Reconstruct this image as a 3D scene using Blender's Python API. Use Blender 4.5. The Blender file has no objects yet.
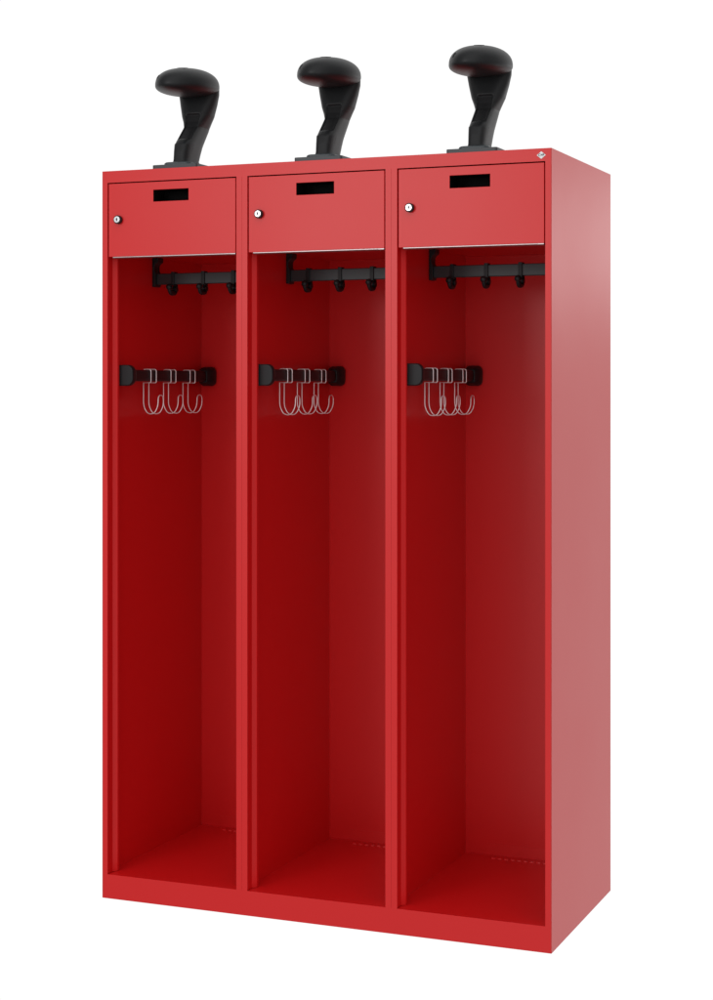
import bpy, bmesh, math
from mathutils import Vector, Matrix

scene = bpy.context.scene
C = scene.collection
W, D, H = 1.183, 0.5519, 1.85          # cabinet width, depth, height in metres
BAY = (0.0, 0.3943, 0.7887)            # left edge of each of the three bays

# ------------------------------------------------------------------ materials
def principled(name, color, rough, metal=0.0, ior_level=0.5, noise=0.0, bump=0.0, bscale=900.0, tint=0.0):
    m = bpy.data.materials.new(name); m.use_nodes = True
    nt = m.node_tree; b = nt.nodes['Principled BSDF']
    b.inputs['Base Color'].default_value = (*color, 1)
    b.inputs['Roughness'].default_value = rough
    b.inputs['Metallic'].default_value = metal
    b.inputs['Specular IOR Level'].default_value = ior_level
    tc = nt.nodes.new('ShaderNodeTexCoord')
    if noise:
        n = nt.nodes.new('ShaderNodeTexNoise'); n.inputs['Scale'].default_value = 3.0; n.inputs['Detail'].default_value = 4
        nt.links.new(tc.outputs['Object'], n.inputs['Vector'])
        r = nt.nodes.new('ShaderNodeMapRange')
        r.inputs['To Min'].default_value = rough - noise; r.inputs['To Max'].default_value = rough + noise
        nt.links.new(n.outputs['Fac'], r.inputs['Value']); nt.links.new(r.outputs['Result'], b.inputs['Roughness'])
    if bump:
        n = nt.nodes.new('ShaderNodeTexNoise'); n.inputs['Scale'].default_value = bscale; n.inputs['Detail'].default_value = 2
        nt.links.new(tc.outputs['Object'], n.inputs['Vector'])
        bp = nt.nodes.new('ShaderNodeBump'); bp.inputs['Strength'].default_value = bump; bp.inputs['Distance'].default_value = 0.001
        nt.links.new(n.outputs['Fac'], bp.inputs['Height']); nt.links.new(bp.outputs['Normal'], b.inputs['Normal'])
    return m

M = {
    'red': principled('red_powder_coat', (0.65, 0.0078, 0.0088), 0.38, ior_level=0.45, noise=0.025, bump=0.02),
    'black': principled('black_plastic', (0.011, 0.0115, 0.0125), 0.44, ior_level=0.26, noise=0.04, bump=0.05, bscale=600),
    'deep': principled('dark_recess', (0.004, 0.004, 0.004), 0.8, ior_level=0.1),
    'recess_plastic': principled('matt_black_plastic', (0.009, 0.009, 0.010), 0.6, ior_level=0.25, bump=0.05, bscale=600),
    'rail': principled('anthracite_steel', (0.019, 0.021, 0.023), 0.45, noise=0.03),
    'plate': principled('dark_grey_plastic', (0.040, 0.049, 0.055), 0.45, ior_level=0.5, noise=0.03),
    'wire': principled('bright_zinc_wire', (0.88, 0.84, 0.84), 0.30, metal=0.55),
    'trim': principled('zinc_steel_trim', (0.46, 0.37, 0.37), 0.38, metal=1.0, noise=0.03),
    'chrome': principled('polished_chrome', (0.62, 0.64, 0.65), 0.30, metal=1.0),
    'white': principled('white_enamel', (0.82, 0.82, 0.82), 0.4),
    'ink': principled('dark_print', (0.03, 0.03, 0.04), 0.5),
}

# ------------------------------------------------------------------ mesh helpers
def link(name, bm, mat, parent=None, smooth=False, bevel=0.0, seg=2, loc=None):
    bmesh.ops.recalc_face_normals(bm, faces=bm.faces[:])
    me = bpy.data.meshes.new(name); bm.to_mesh(me); bm.free()
    me.materials.append(M[mat])
    o = bpy.data.objects.new(name, me); C.objects.link(o)
    if parent: o.parent = parent
    if loc: o.location = loc
    if smooth:
        for p in me.polygons: p.use_smooth = True
    if bevel:
        b = o.modifiers.new('bevel', 'BEVEL'); b.width = bevel; b.segments = seg
        b.limit_method = 'ANGLE'; b.angle_limit = math.radians(35)
        for p in me.polygons: p.use_smooth = True
        w = o.modifiers.new('weighted', 'WEIGHTED_NORMAL'); w.keep_sharp = True
    return o

def box(bm, x0, x1, y0, y1, z0, z1):
    vs = [bm.verts.new((x, y, z)) for x in (x0, x1) for y in (y0, y1) for z in (z0, z1)]
    for f in ((0,1,3,2),(4,6,7,5),(0,4,5,1),(2,3,7,6),(0,2,6,4),(1,5,7,3)):
        bm.faces.new([vs[i] for i in f])

def holed_plate(bm, xs, zs, holes, y0, y1):
    """solid plate in the xz plane over the grid xs, zs; cells in `holes` are open."""
    nx, nz = len(xs)-1, len(zs)-1
    solid = lambda i, k: 0 <= i < nx and 0 <= k < nz and (i, k) not in holes
    V = {}
    def v(i, k, s):
        if (i, k, s) not in V: V[(i, k, s)] = bm.verts.new((xs[i], (y0, y1)[s], zs[k]))
        return V[(i, k, s)]
    for i in range(nx):
        for k in range(nz):
            if not solid(i, k): continue
            bm.faces.new([v(i,k,0), v(i+1,k,0), v(i+1,k+1,0), v(i,k+1,0)])
            bm.faces.new([v(i,k,1), v(i,k+1,1), v(i+1,k+1,1), v(i+1,k,1)])
            if not solid(i-1,k): bm.faces.new([v(i,k,0), v(i,k+1,0), v(i,k+1,1), v(i,k,1)])
            if not solid(i+1,k): bm.faces.new([v(i+1,k,0), v(i+1,k,1), v(i+1,k+1,1), v(i+1,k+1,0)])
            if not solid(i,k-1): bm.faces.new([v(i,k,0), v(i,k,1), v(i+1,k,1), v(i+1,k,0)])
            if not solid(i,k+1): bm.faces.new([v(i,k+1,0), v(i+1,k+1,0), v(i+1,k+1,1), v(i,k+1,1)])

def prism_x(bm, pts, x0, x1):
    """extrude a yz outline along x"""
    a = [bm.verts.new((x0, y, z)) for y, z in pts]; b = [bm.verts.new((x1, y, z)) for y, z in pts]
    bm.faces.new(a); bm.faces.new(b[::-1]); n = len(pts)
    for i in range(n): bm.faces.new([a[i], b[i], b[(i+1)%n], a[(i+1)%n]])

def prism_y(bm, pts, y0, y1):
    """extrude an xz outline along y"""
    a = [bm.verts.new((x, y0, z)) for x, z in pts]; b = [bm.verts.new((x, y1, z)) for x, z in pts]
    bm.faces.new(a); bm.faces.new(b[::-1]); n = len(pts)
    for i in range(n): bm.faces.new([a[i], b[i], b[(i+1)%n], a[(i+1)%n]])

def cyl_y(bm, x, z, r, y0, y1, n=40):
    prism_y(bm, [(x+r*math.cos(2*math.pi*i/n), z+r*math.sin(2*math.pi*i/n)) for i in range(n)], y0, y1)

def smooth_path(pts, rad, n=6):
    """round the corners of a polyline with the given radius"""
    pts = [Vector(p) for p in pts]; out = [pts[0]]
    for i in range(1, len(pts)-1):
        a, b, c = pts[i-1], pts[i], pts[i+1]
        r = rad[i] if isinstance(rad, (list, tuple)) else rad
        d1, d2 = (a-b), (c-b)
        r = min(r, d1.length*0.49, d2.length*0.49)
        p, q = b+d1.normalized()*r, b+d2.normalized()*r
        for k in range(n+1):
            t = k/n; out.append(p*(1-t)**2 + b*2*t*(1-t) + q*t*t)
    out.append(pts[-1]); return out

def tube(bm, pts, r, n=10, closed=False, radii=None):
    pts = [Vector(p) for p in pts]; N = len(pts); rings = []
    t0 = (pts[1]-pts[0]).normalized()
    nrm = t0.orthogonal().normalized(); prev = t0
    for i, p in enumerate(pts):
        if closed: t = (pts[(i+1)%N]-pts[i-1]).normalized()
        else: t = ((pts[min(i+1,N-1)]-pts[max(i-1,0)])).normalized()
        q = prev.rotation_difference(t); nrm = q @ nrm; nrm = (nrm - t*nrm.dot(t)).normalized(); prev = t
        bn = t.cross(nrm); rr = radii[i] if radii else r
        rings.append([bm.verts.new(p + (nrm*math.cos(2*math.pi*k/n)+bn*math.sin(2*math.pi*k/n))*rr) for k in range(n)])
    for i in range(N if closed else N-1):
        a, b = rings[i], rings[(i+1)%N]
        for k in range(n): bm.faces.new([a[k], a[(k+1)%n], b[(k+1)%n], b[k]])
    if not closed:
        bm.faces.new(rings[0][::-1]); bm.faces.new(rings[-1])

def loft(bm, rings):
    vr = [[bm.verts.new(p) for p in r] for r in rings]; n = len(vr[0])
    for a, b in zip(vr, vr[1:]):
        for k in range(n): bm.faces.new([a[k], a[(k+1)%n], b[(k+1)%n], b[k]])
    bm.faces.new(vr[0][::-1]); bm.faces.new(vr[-1])

def superell(t, a, b, e):
    c, s = math.cos(t), math.sin(t)
    return (a*math.copysign(abs(c)**(2/e), c), b*math.copysign(abs(s)**(2/e), s))

def rounded_rect(x0, x1, z0, z1, r, n=6):
    pts = []
    for cx, cz, a0 in ((x1-r, z1-r, 0), (x0+r, z1-r, 90), (x0+r, z0+r, 180), (x1-r, z0+r, 270)):
        for k in range(n+1):
            a = math.radians(a0+90*k/n); pts.append((cx+r*math.cos(a), cz+r*math.sin(a)))
    return pts

def empty(name, loc=(0, 0, 0)):
    o = bpy.data.objects.new(name, None); C.objects.link(o); o.location = loc; o.empty_display_size = 0.05
    return o

def tag(o, label, cat, group=None):
    o['label'] = label; o['category'] = cat
    if group: o['group'] = group

def copy_thing(o, parent=None):
    c = o.copy(); C.objects.link(c)
    if parent: c.parent = parent
    for ch in [x for x in bpy.data.objects if x.parent == o]: copy_thing(ch, c)
    return c

# ------------------------------------------------------------------ the locker
locker = empty('locker')
tag(locker, 'tall red metal three-bay open locker with small lockable top doors', 'locker')

ZP, ZR, ZD = 0.0610, 1.8200, 1.6320     # plinth top, top rail bottom, door bottom
OP0, OP1 = 0.0150, 0.3793               # opening of a bay
# front frame: plinth, top rail and stiles folded from one front, hairline joint between bays
xs = [0.0012, 0.015, 0.3793, 0.39415, 0.39445, 0.4093, 0.7737, 0.78850, 0.7888, 0.8037, 1.168, W-0.0012]
zs = [0.0, ZP, ZR, H]
bm = bmesh.new(); holed_plate(bm, xs, zs, {(1,1),(3,1),(5,1),(7,1),(9,1)}, 0.0, 0.0014)
link('front_frame', bm, 'red', locker, bevel=0.0004)
# folded returns of each stile and the stop strip behind the door
for sx in BAY:
    right = W if sx > 0.7 else sx + 0.3943
    for side in (0, 1):
        bm = bmesh.new()
        def X(a, b):
            return (sx+a, sx+b) if side == 0 else (sx+0.3943-b, sx+0.3943-a)
        pts = [(0.0138,0.0016),(0.0150,0.0016),(0.0150,0.0255),(0.0240,0.0360),(0.0240,0.0450),(0.0228,0.0450),(0.0228,0.0366),(0.0138,0.0261)]
        if side == 1: pts = [(0.3943-a, b) for a, b in pts]
        a = [bm.verts.new((sx+x, y, ZP+0.0005)) for x, y in pts]; b = [bm.verts.new((sx+x, y, ZR+0.010)) for x, y in pts]
        bm.faces.new(a); bm.faces.new(b[::-1])
        for i in range(8): bm.faces.new([a[i], b[i], b[(i+1)%8], a[(i+1)%8]])
        link('door_jamb', bm, 'red', locker, bevel=0.0006)
# outer skins
bm = bmesh.new(); box(bm, 0, 0.0010, 0, D, 0, H); link('side_panel', bm, 'red', locker, bevel=0.0004)
bm = bmesh.new(); box(bm, W-0.0010, W, 0, D, 0, H); link('side_panel', bm, 'red', locker, bevel=0.0004)
bm = bmesh.new(); box(bm, 0.0012, W-0.0012, 0.5480, D-0.0002, 0.0, H-0.002); link('back_panel', bm, 'red', locker)
bm = bmesh.new(); box(bm, 0.0012, W-0.0012, 0.0016, 0.5478, H-0.0014, H-0.0002); link('top_panel', bm, 'red', locker)
for px in (0.3943, 0.78865):
    bm = bmesh.new(); box(bm, px-0.0010, px+0.0010, 0.0030, 0.5478, 0.002, H-0.0018); link('partition', bm, 'red', locker)
# compartment floors with a row of ventilation slots near the back, and the hat-shelf
for sx in BAY:
    bm = bmesh.new()
    sl = 0.0105; pitch = 0.0176; n = 13; x0 = sx+0.083
    fx = [sx+0.0012]
    for i in range(n): fx += [x0+i*pitch, x0+i*pitch+sl]
    fx.append(sx+0.3930)
    fy = [0.0016, 0.5130, 0.5165, 0.5478]
    V = {}
    def fv(i, j, s):
        k = (i, j, s)
        if k not in V: V[k] = bm.verts.new((fx[i], fy[j], ZP-0.0002-0.0012*s))
        return V[k]
    nx = len(fx)-1
    solid = lambda i, j: 0 <= i < nx and 0 <= j < 3 and not (j == 1 and i % 2 == 1)
    for i in range(nx):
        for j in range(3):
            if not solid(i, j): continue
            bm.faces.new([fv(i,j,0), fv(i+1,j,0), fv(i+1,j+1,0), fv(i,j+1,0)])
            bm.faces.new([fv(i,j,1), fv(i,j+1,1), fv(i+1,j+1,1), fv(i+1,j,1)])
            for (di, dj, p) in ((-1,0,((i,j),(i,j+1))), (1,0,((i+1,j),(i+1,j+1))), (0,-1,((i,j),(i+1,j))), (0,1,((i,j+1),(i+1,j+1)))):
                if not solid(i+di, j+dj):
                    (a, b), (c, d) = p
                    bm.faces.new([fv(a,b,0), fv(c,d,0), fv(c,d,1), fv(a,b,1)])
    # pressed lips standing up behind each slot
    for i in range(n):
        xa = x0+i*pitch
        prism_x(bm, [(0.5166,ZP-0.0003),(0.5178,ZP-0.0003),(0.5180,ZP+0.0010),(0.5170,ZP+0.0016)], xa+0.0008, xa+sl-0.0008)
    link('compartment_floor', bm, 'red', locker)
    bm = bmesh.new(); box(bm, sx+0.0012, sx+0.3930, 0.0430, 0.5478, 1.6480, 1.6492)
    box(bm, sx+0.0160, sx+0.3783, 0.0215, 0.0225, 1.6330, 1.6490)
    box(bm, sx+0.0245, sx+0.3698, 0.0227, 0.0428, 1.6480, 1.6491)
    link('hat_shelf', bm, 'red', locker)
    # low cover strip folded up where floor meets back panel
    bm = bmesh.new(); prism_x(bm, [(0.5462,ZP),(0.5478,ZP),(0.5478,ZP+0.030),(0.5470,ZP+0.030)], sx+0.060, sx+0.335)
    link('back_flange', bm, 'red', locker)

# top doors
DX0, DX1, DZ1 = 0.0187, 0.3764, 1.8172
for sx in BAY:
    door_xs = [sx+DX0, sx+0.1468, sx+0.2464, sx+DX1]
    bm = bmesh.new(); holed_plate(bm, door_xs, [ZD, 1.7674, 1.7972, DZ1], {(1,1)}, 0.0004, 0.0016)
    holed_plate(bm, [sx+DX0, sx+DX0+0.0012, sx+DX1-0.0012, sx+DX1], [ZD, ZD+0.0012, DZ1-0.0012, DZ1], {(1,1)}, 0.00161, 0.0190)
    door = link('door', bm, 'red', locker, bevel=0.0007)
    bm = bmesh.new()   # grip recess behind the opening
    holed_plate(bm, [sx+0.1440, sx+0.1466, sx+0.2466, sx+0.2490], [1.7650, 1.7672, 1.7974, 1.7995], {(1,1)}, 0.0018, 0.0600)
    box(bm, sx+0.1442, sx+0.2488, 0.0602, 0.0620, 1.7652, 1.7993)
    link('grip_recess', bm, 'deep', door)
    bm = bmesh.new()
    prism_x(bm, [(0.0010,1.6318),(0.0180,1.6318),(0.0180,1.6276),(0.0050,1.6276),(0.0024,1.6282),(0.0010,1.6296)], sx+0.0300, sx+0.3600)
    link('bottom_trim', bm, 'trim', door, bevel=0.0004)
    bm = bmesh.new()
    prism_x(bm, [(0.0002,1.6318),(0.0180,1.6318),(0.0180,1.6275),(0.0030,1.6275),(0.0002,1.6290)], sx+0.3604, sx+0.3762)
    link('trim_end', bm, 'trim', door, bevel=0.0004)
    lx, lz = sx+0.0485, 1.7250
    bm = bmesh.new(); cyl_y(bm, lx, lz, 0.0107, -0.0100, 0.0004)
    lock = link('lock', bm, 'black', door, bevel=0.0012)
    bm = bmesh.new(); cyl_y(bm, lx, lz, 0.0084, -0.0122, -0.0100)
    link('lock_face', bm, 'chrome', lock, bevel=0.0010)
    bm = bmesh.new(); prism_y(bm, rounded_rect(lx-0.0015, lx+0.0015, lz-0.0042, lz+0.0042, 0.0014), -0.0126, -0.0121)
    cyl_y(bm, lx, lz+0.0005, 0.0022, -0.0127, -0.0121, 20)
    link('keyhole', bm, 'ink', lock)

# maker's diamond badge on the top rail
bm = bmesh.new(); bx, bz = 1.1588, 1.8342
prism_y(bm, [(bx-0.0108,bz),(bx,bz-0.0088),(bx+0.0108,bz),(bx,bz+0.0088)], -0.0009, -0.0001)
badge = link('badge', bm, 'white', locker, bevel=0.0002)
cu = bpy.data.curves.new('badge_text', 'FONT'); cu.body = 'C+P'; cu.size = 0.0080; cu.extrude = 0.0001; cu.offset = 0.00022
cu.align_x = 'CENTER'; cu.align_y = 'CENTER'
tmp = bpy.data.objects.new('tmp_text', cu); C.objects.link(tmp)
bpy.context.view_layer.update()
me = bpy.data.meshes.new_from_object(tmp.evaluated_get(bpy.context.evaluated_depsgraph_get()))
bpy.data.objects.remove(tmp)
lt = bpy.data.objects.new('badge_text', me); C.objects.link(lt); lt.parent = badge
me.materials.clear(); me.materials.append(M['ink'])
lt.rotation_euler = (math.radians(90), 0, 0); lt.location = (bx, -0.0012, bz)

# coat rails across each bay
for sx in BAY:
    bm = bmesh.new(); box(bm, sx+0.0055, sx+0.3886, 0.2680, 0.2820, 1.5755, 1.6055)
    rail = link('coat_rail', bm, 'rail', locker, bevel=0.0020)
    for side in (0, 1):
        pts = [(0.0014,1.5690),(0.0100,1.5700),(0.0115,1.5760),(0.0115,1.6060),(0.0075,1.6120),(0.0075,1.6250),(0.0110,1.6310),(0.0180,1.6360),(0.0185,1.6475),(0.0014,1.6475)]
        if side: pts = [(0.3943-x-0.0002, z) for x, z in pts]
        bm = bmesh.new(); prism_y(bm, [(sx+x, z) for x, z in pts], 0.2590, 0.2910)
        link('rail_bracket', bm, 'black', rail, bevel=0.0012)

# hook bars running front to back beside each left wall
BXC, BZC = 0.0310, 1.3308
for sx in BAY:
    bm = bmesh.new()
    prism_y(bm, rounded_rect(sx+BXC-0.0085, sx+BXC+0.0085, BZC-0.0150, BZC+0.0150, 0.0080), 0.0600, 0.5250)
    bar = link('hook_bar', bm, 'black', locker, bevel=0.0004)
    def cup(y0, y1, k, dx):
        bm = bmesh.new(); rings = []
        prof = [(0.0, 0.0275, 0.0255, 0.017), (0.10, 0.0292, 0.0270, 0.018), (0.40, 0.0292, 0.0270, 0.018), (0.75, 0.0245, 0.0240, 0.017), (1.0, 0.0130, 0.0180, 0.010)]
        for t, hx, hz, r in prof:
            y = y0+(y1-y0)*t
            rings.append([(x, y, z) for x, z in rounded_rect(sx+BXC+dx*(1-t)-hx*k, sx+BXC+dx*(1-t)+hx*k, BZC-hz, BZC+hz, r*k)])
        loft(bm, rings); return link('bar_end_socket', bm, 'black', bar, bevel=0.0012)
    cup(0.0500, 0.0860, 1.0, 0.0); cup(0.5476, 0.5020, 0.80, -0.0045)

# ------------------------------------------------------------------ black sliding coat hooks (things)
def make_coat_hook():
    t = empty('coat_hook')
    bm = bmesh.new()
    xa, xb = -0.0052, 0.0052
    # clip band round the rail
    for y0, y1, z0, z1 in ((0.2646,0.2676,1.5722,1.6092),(0.2824,0.2854,1.5722,1.6092),(0.2678,0.2822,1.6060,1.6092),(0.2678,0.2822,1.5722,1.5750)):
        box(bm, xa, xb, y0-0.275, y1-0.275, z0-1.59, z1-1.59)
    link('clip', bm, 'black', t, bevel=0.0008)
    bm = bmesh.new()
    p = smooth_path([(0,0.0065,-0.0160),(0,0.0075,-0.0260),(0,0.0035,-0.0380),(0,-0.0190,-0.0395),(0,-0.0275,-0.0300),(0,-0.0285,-0.0235)], 0.010, 6)
    tube(bm, p, 0.0046, 12, radii=[0.0066-0.0010*i/(len(p)-1) for i in range(len(p))])
    bmesh.ops.create_uvsphere(bm, u_segments=16, v_segments=10, radius=0.0088, matrix=Matrix.Translation((0,-0.0285,-0.0225)))
    link('hook_arm', bm, 'black', t, smooth=True)
    bm = bmesh.new()
    bmesh.ops.create_cone(bm, cap_ends=True, segments=20, radius1=0.0080, radius2=0.0080, depth=0.0125,
        matrix=Matrix.Translation((0,0.0045,-0.0265)) @ Matrix.Rotation(math.radians(90),4,'Y'))
    link('pivot', bm, 'black', t, bevel=0.0012)
    return t
ORD = ('nearest the rail bracket', 'middle one', 'farthest from the rail bracket')
BN = ('left bay', 'middle bay', 'right bay')
proto = make_coat_hook(); first = True
for bi, sx in enumerate(BAY):
    for hi, hx in enumerate((0.0600, 0.1500, 0.2385)):
        o = proto if first else copy_thing(proto); first = False
        o.location = (sx+hx, 0.275, 1.59)
        tag(o, ('black coat hook clipped on the rail of the %s, %s' % (BN[bi], ORD[hi])), 'coat hook', 'black hooks on the coat rails')

# ------------------------------------------------------------------ wire hooks hanging from the bars (things)
def make_wire_hook():
    bm = bmesh.new(); dy = 0.0145
    xl, xr, xt = -0.0112, 0.0112, 0.0325      # shaft, outer loop, tip (relative to the bar centre)
    def side(y):
        return [(xt, y, -0.0515), (xt, y, -0.0800), (xt-0.012, y, -0.1005), (xl+0.012, y, -0.1005), (xl, y, -0.0800),
                (xl, y, -0.0185), (xr, y, -0.0185), (xr, y, 0.0168), (xl, y, 0.0168), (xl-0.0001, y, 0.0020)]
    a, b = side(-dy), side(dy)
    pts = a + b[::-1]
    n = len(pts); rad = [0.0]*n
    R = [0.014, 0.016, 0.016, 0.016, 0.016, 0.0005, 0.004, 0.006, 0.006, 0.006]
    rad = R + R[::-1]
    # closed loop: round every corner
    P = [Vector(p) for p in pts]; out = []
    for i in range(n):
        A, B, Cc = P[i-1], P[i], P[(i+1) % n]
        d1, d2 = A-B, Cc-B; r = min(rad[i], d1.length*0.48, d2.length*0.48)
        if r < 0.001: out.append(B); continue
        p, q = B+d1.normalized()*r, B+d2.normalized()*r
        for k in range(6):
            t = k/5; out.append(p*(1-t)**2+B*2*t*(1-t)+q*t*t)
    tube(bm, out, 0.00142, 10, closed=True)
    return link('wire_hook', bm, 'wire', smooth=True)
proto = make_wire_hook(); first = True
WO = ('nearest the front', 'second from the front', 'nearest the back panel')
WY = ((0.193, 0.303, 0.415), (0.194, 0.3045, 0.413), (0.1935, 0.3055, 0.418))
for bi, sx in enumerate(BAY):
    for hi in range(3):
        o = proto if first else copy_thing(proto); first = False
        o.location = (sx+BXC, WY[bi][hi], BZC)
        o.rotation_euler = (0, 0, math.radians((0.0, 1.2, -0.8)[(hi+bi) % 3]))
        tag(o, 'bright double wire hook on the black bar of the %s, %s' % (BN[bi], WO[hi]), 'wire hook', 'wire hooks hanging from the bars')

# ------------------------------------------------------------------ helmet stands on the roof (things)
def interp(z, keys):
    for a, b in zip(keys, keys[1:]):
        if z <= b[0]:
            t = (z-a[0])/(b[0]-a[0]); return [a[i]+(b[i]-a[i])*t for i in range(1, len(a))]
    return list(keys[-1][1:])
# z, centre y, half width x, half depth y, exponent   (relative to roof height / stand origin)
KEYS = [(0.0140,0.000,0.0225,0.0500,4.0),(0.0200,0.000,0.0215,0.0490,4.0),(0.0290,-0.0035,0.0198,0.0440,3.8),(0.0500,0.0025,0.0212,0.0470,3.6),(0.0680,0.0090,0.0226,0.0485,3.6),(0.0740,0.0135,0.0230,0.0480,3.5),
        (0.1140,0.0490,0.0236,0.0435,3.2),(0.1190,0.0525,0.0245,0.0415,3.1),(0.1330,0.0575,0.0315,0.0385,2.8),(0.1500,0.0615,0.0400,0.0370,2.6),(0.1800,0.0655,0.0490,0.0335,2.4),
        (0.2050,0.0675,0.0550,0.0290,2.3),(0.2300,0.0650,0.0570,0.0270,2.3)]
def sstep(a, b, x):
    t = max(0.0, min(1.0, (x-a)/(b-a))); return t*t*(3-2*t)
def stem_ring(z, grow=0.0, n=112, recess=True):
    cy, a, b, e = interp(z, KEYS); out = []
    for k in range(n):
        x, y = superell(2*math.pi*k/n, a+grow, b+grow, e)
        if recess:
            band = sstep(0.080, 0.086, z)*(1-sstep(0.150, 0.156, z))
            w = 0.019+0.05*max(0, z-0.11)
            if y < 0 and band > 0:
                f = 1-sstep(w*0.80, w*0.93, abs(x-0.002))
                y += 0.0060*band*f*(1 if y < -b*0.3 else 0)
        out.append((x, cy+y, z))
    return out
def make_stand():
    t = empty('helmet_stand')
    bm = bmesh.new()
    prism = rounded_rect(-0.0635, 0.0630, -0.0700, 0.0660, 0.006)
    a = [bm.verts.new((x, y, 0.0002)) for x, y in prism]; b = [bm.verts.new((x, y, 0.0135)) for x, y in prism]
    bm.faces.new(a); bm.faces.new(b[::-1])
    for i in range(len(a)): bm.faces.new([a[i], b[i], b[(i+1)%len(a)], a[(i+1)%len(a)]])
    base = link('base_plate', bm, 'plate', t, bevel=0.0010)
    bm = bmesh.new(); rings = []
    for g, z in ((0.0, 0.0136), (0.0, 0.0178), (-0.003, 0.0205), (-0.012, 0.0218)):
        rings.append([(x*(0.0375+g)/0.0375, y*(0.0630+g)/0.063, z) for x, y in rounded_rect(-0.0375, 0.0375, -0.0630, 0.0610, 0.014)])
    loft(bm, rings); link('base_collar', bm, 'plate', t, bevel=0.0005)
    bm = bmesh.new(); N = 130
    loft(bm, [stem_ring(0.0195+(0.2280-0.0195)*i/N) for i in range(N+1)])
    stem = link('stem', bm, 'black', t, smooth=True)
    stem.data.materials.append(M['recess_plastic'])     # darker matt faces of the front hollow
    for p in stem.data.polygons:
        x, y, z = p.center; cy_, a_, b_, e_ = interp(z, KEYS)
        if 0.0835 < z < 0.152 and y-cy_ < -b_*0.3 and abs(x-0.002) < (0.019+0.05*max(0, z-0.11))*0.86: p.material_index = 1
    # service cover on the foot of the stem, rear edge slanting back towards the plate
    bm = bmesh.new(); rings = []
    for z in [0.0225+0.0025*i for i in range(20)]:
        cy, a, b, e = interp(z, KEYS)
        yr = -0.030 + 0.052*max(0, 0.052-z)/0.03 * (1 if z < 0.052 else 0)
        ring = [(x, y) for x, y in (superell(math.pi+math.pi*k/40, a+0.0011, b+0.0011, e) for k in range(41))]
        yr = min(yr, 0.02)
        front = [(x, min(y, -0.0)) for x, y in ring]
        pts = [(x, cy+y) for x, y in ring]
        pts[0] = (pts[0][0], cy+yr*0.6); pts[-1] = (pts[-1][0], cy+yr*0.6)
        pts = [(x, min(y, cy+yr*0.6)) for x, y in pts]
        rings.append([(x, y, z) for x, y in pts])
    loft(bm, rings)
    link('foot_cover', bm, 'black', stem, bevel=0.0005)
    # helmet-shaped head: long axis front to back, flat underneath
    bm = bmesh.new(); rings = []; nu, nv = 96, 48
    cz, cyh = 0.2190, 0.0
    def headp(u, v):
        # v: 0 bottom .. pi top
        a, b = 0.0720, 0.1130
        cv = -math.cos(v); sv = math.sin(v)
        r = abs(sv)**0.86
        x = a*r*math.cos(u); y = b*r*math.sin(u)
        up = 0.0462; dn = 0.0240
        z = (up if cv > 0 else dn)*math.copysign(abs(cv)**0.86, cv)
        # rear fuller and higher, nose droops
        q = y/b
        z += 0.007*q
        if q < 0: x *= 1-0.05*q*q
        x *= 1+0.02*q
        return (x, y+cyh, cz+z)
    top = bm.verts.new(headp(0, math.pi)); bot = bm.verts.new(headp(0, 0))
    vr = [[bm.verts.new(headp(2*math.pi*i/nu, math.pi*j/nv)) for i in range(nu)] for j in range(1, nv)]
    for a, b in zip(vr, vr[1:]):
        for i in range(nu): bm.faces.new([a[i], a[(i+1)%nu], b[(i+1)%nu], b[i]])
    for i in range(nu):
        bm.faces.new([bot, vr[0][(i+1)%nu], vr[0][i]]); bm.faces.new([top, vr[-1][i], vr[-1][(i+1)%nu]])
    head = link('head_form', bm, 'black', t, smooth=True)
    # crown vent slit, brow screw hole: shade painted as dark patches on the surface
    def patch(y0, y1, x0, x1, lift, name):
        bm = bmesh.new(); g = []; nx_, ny_ = 8, 8
        for i in range(nx_+1):
            row = []
            for j in range(ny_+1):
                x = x0+(x1-x0)*i/nx_; y = y0+(y1-y0)*j/ny_
                r = min(0.999, math.hypot(x/0.072, (y-cyh)/0.113)); sv = r**(1/0.86); cv = max(0, 1-sv*sv)**0.43
                z = cz+0.0462*cv+0.007*(y-cyh)/0.113
                row.append((x, y, z))
            g.append(row)
        up = [[bm.verts.new((x, y, z+lift)) for x, y, z in r] for r in g]
        lo = [[bm.verts.new((x, y, z-0.003)) for x, y, z in r] for r in g]
        for i in range(nx_):
            for j in range(ny_):
                bm.faces.new([up[i][j], up[i+1][j], up[i+1][j+1], up[i][j+1]])
                bm.faces.new([lo[i][j], lo[i][j+1], lo[i+1][j+1], lo[i+1][j]])
        for i in range(nx_):
            for j in (0, ny_): bm.faces.new([up[i][j], up[i+1][j], lo[i+1][j], lo[i][j]])
        for j in range(ny_):
            for i in (0, nx_): bm.faces.new([up[i][j], up[i][j+1], lo[i][j+1], lo[i][j]])
        link(name, bm, 'recess_plastic', head, smooth=False)
    patch(-0.058, -0.038, 0.002, 0.022, 0.0007, 'vent_slit_shade')
    patch(-0.0900, -0.0840, -0.0400, -0.0345, 0.0003, 'screw_hole_shade')
    return t
proto = make_stand(); first = True
SL = ('black helmet stand on the locker roof above the left door',
      'black helmet stand on the locker roof above the middle door',
      'black helmet stand on the locker roof above the right door')
for bi, sx in enumerate(BAY):
    o = proto if first else copy_thing(proto); first = False
    o.location = (sx+0.1905, 0.1000, H)
    tag(o, SL[bi], 'helmet stand', 'helmet stands on the locker roof')

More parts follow.
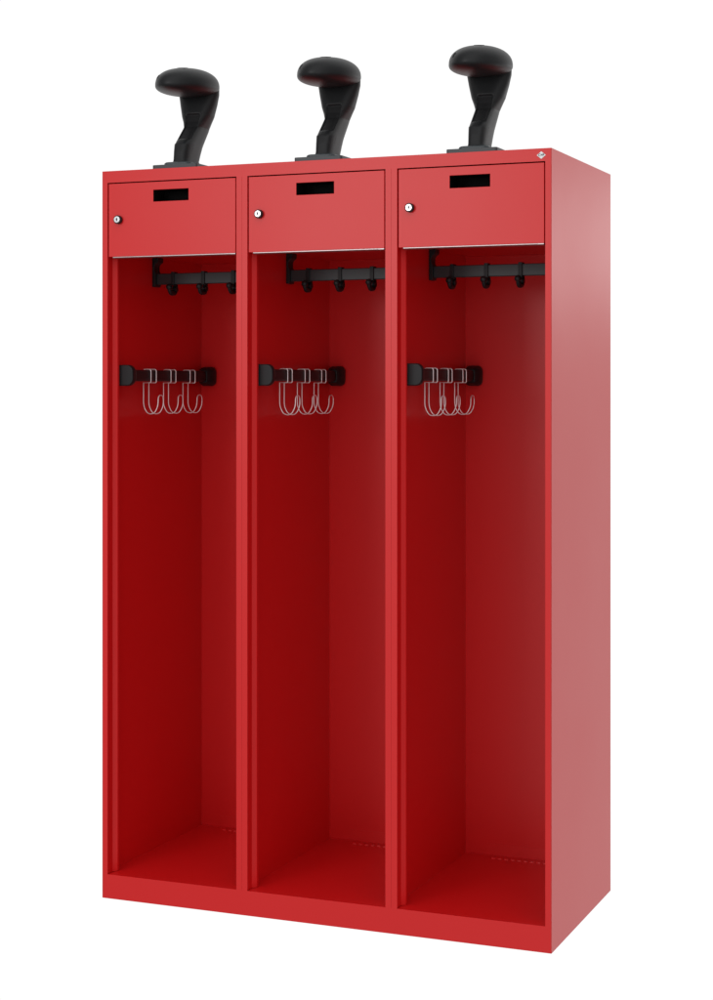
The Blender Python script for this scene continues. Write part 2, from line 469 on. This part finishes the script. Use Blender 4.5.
# ------------------------------------------------------------------ camera
cam = bpy.data.cameras.new('camera'); co = bpy.data.objects.new('camera', cam); C.objects.link(co)
cam.sensor_fit = 'VERTICAL'; cam.sensor_height = 36; cam.sensor_width = 36*713/1000
cam.lens = 1770.7/1000*36
cam.shift_y = -(500-387.6)/1000
cam.clip_start = 0.1; cam.clip_end = 500
co.location = (2.30691, -3.93074, 1.29943)
co.rotation_euler = (math.radians(90), 0, math.atan2(0.3785, 0.9256))
scene.camera = co

# ------------------------------------------------------------------ light
ROOM_BASE, ROOM_KEY = 0.30, 0.90
w = bpy.data.worlds.new('World'); scene.world = w; w.use_nodes = True
nt = w.node_tree; bg = nt.nodes['Background']; L = nt.links
tc = nt.nodes.new('ShaderNodeTexCoord'); sep = nt.nodes.new('ShaderNodeSeparateXYZ')
L.new(tc.outputs['Generated'], sep.inputs['Vector'])
def math_node(op, a, b=None):
    n = nt.nodes.new('ShaderNodeMath'); n.operation = op
    for i, v in enumerate((a, b)):
        if v is None: continue
        if isinstance(v, (int, float)): n.inputs[i].default_value = v
        else: L.new(v, n.inputs[i])
    return n.outputs[0]
def ramp01(v, lo, hi):
    n = nt.nodes.new('ShaderNodeMapRange'); n.interpolation_type = 'SMOOTHSTEP'
    n.inputs['From Min'].default_value = lo; n.inputs['From Max'].default_value = hi
    L.new(v, n.inputs['Value']); return n.outputs['Result']
# a photo studio: white backdrop all round behind the locker, dimmer room behind the camera,
# brighter on its right-hand side and towards the ceiling
back = ramp01(sep.outputs['Y'], 0.0, 0.40)
d = nt.nodes.new('ShaderNodeVectorMath'); d.operation = 'DOT_PRODUCT'
L.new(tc.outputs['Generated'], d.inputs[0]); d.inputs[1].default_value = (0.50, -0.76, 0.42)
room = math_node('ADD', math_node('MULTIPLY', ramp01(d.outputs['Value'], 0.0, 1.0), ROOM_KEY), ROOM_BASE)
n = nt.nodes.new('ShaderNodeMix'); n.data_type = 'FLOAT'
L.new(back, n.inputs['Factor']); L.new(room, n.inputs['A']); n.inputs['B'].default_value = 1.02
flank = math_node('SUBTRACT', 1.0, math_node('MULTIPLY', ramp01(sep.outputs['X'], 0.50, 0.80), 0.52))   # dark right flank of the studio
L.new(math_node('MULTIPLY', n.outputs['Result'], flank), bg.inputs['Strength'])
bg.inputs['Color'].default_value = (1, 1, 1, 1)

def softbox(name, loc, target, sx, sy, power):
    l = bpy.data.lights.new(name, 'AREA'); l.shape = 'RECTANGLE'; l.size = sx; l.size_y = sy; l.energy = power
    o = bpy.data.objects.new(name, l); C.objects.link(o); o.location = loc
    o.rotation_euler = (Vector(target)-Vector(loc)).to_track_quat('-Z', 'Y').to_euler()
    return o
softbox('front_softbox', (-0.9, -4.2, 2.25), (0.7, 0, 1.5), 1.2, 1.1, 32)
softbox('rear_softbox', (2.45, 4.9, 2.05), (1.2, 0.3, 1.6), 1.2, 0.6, 4.5)

# ------------------------------------------------------------------ render
scene.render.engine = 'CYCLES'
scene.cycles.max_bounces = 12; scene.cycles.diffuse_bounces = 8
scene.render.film_transparent = False
vs = scene.view_settings; vs.view_transform = 'Standard'; vs.look = 'None'; vs.exposure = 0; vs.gamma = 1; vs.use_curve_mapping = False
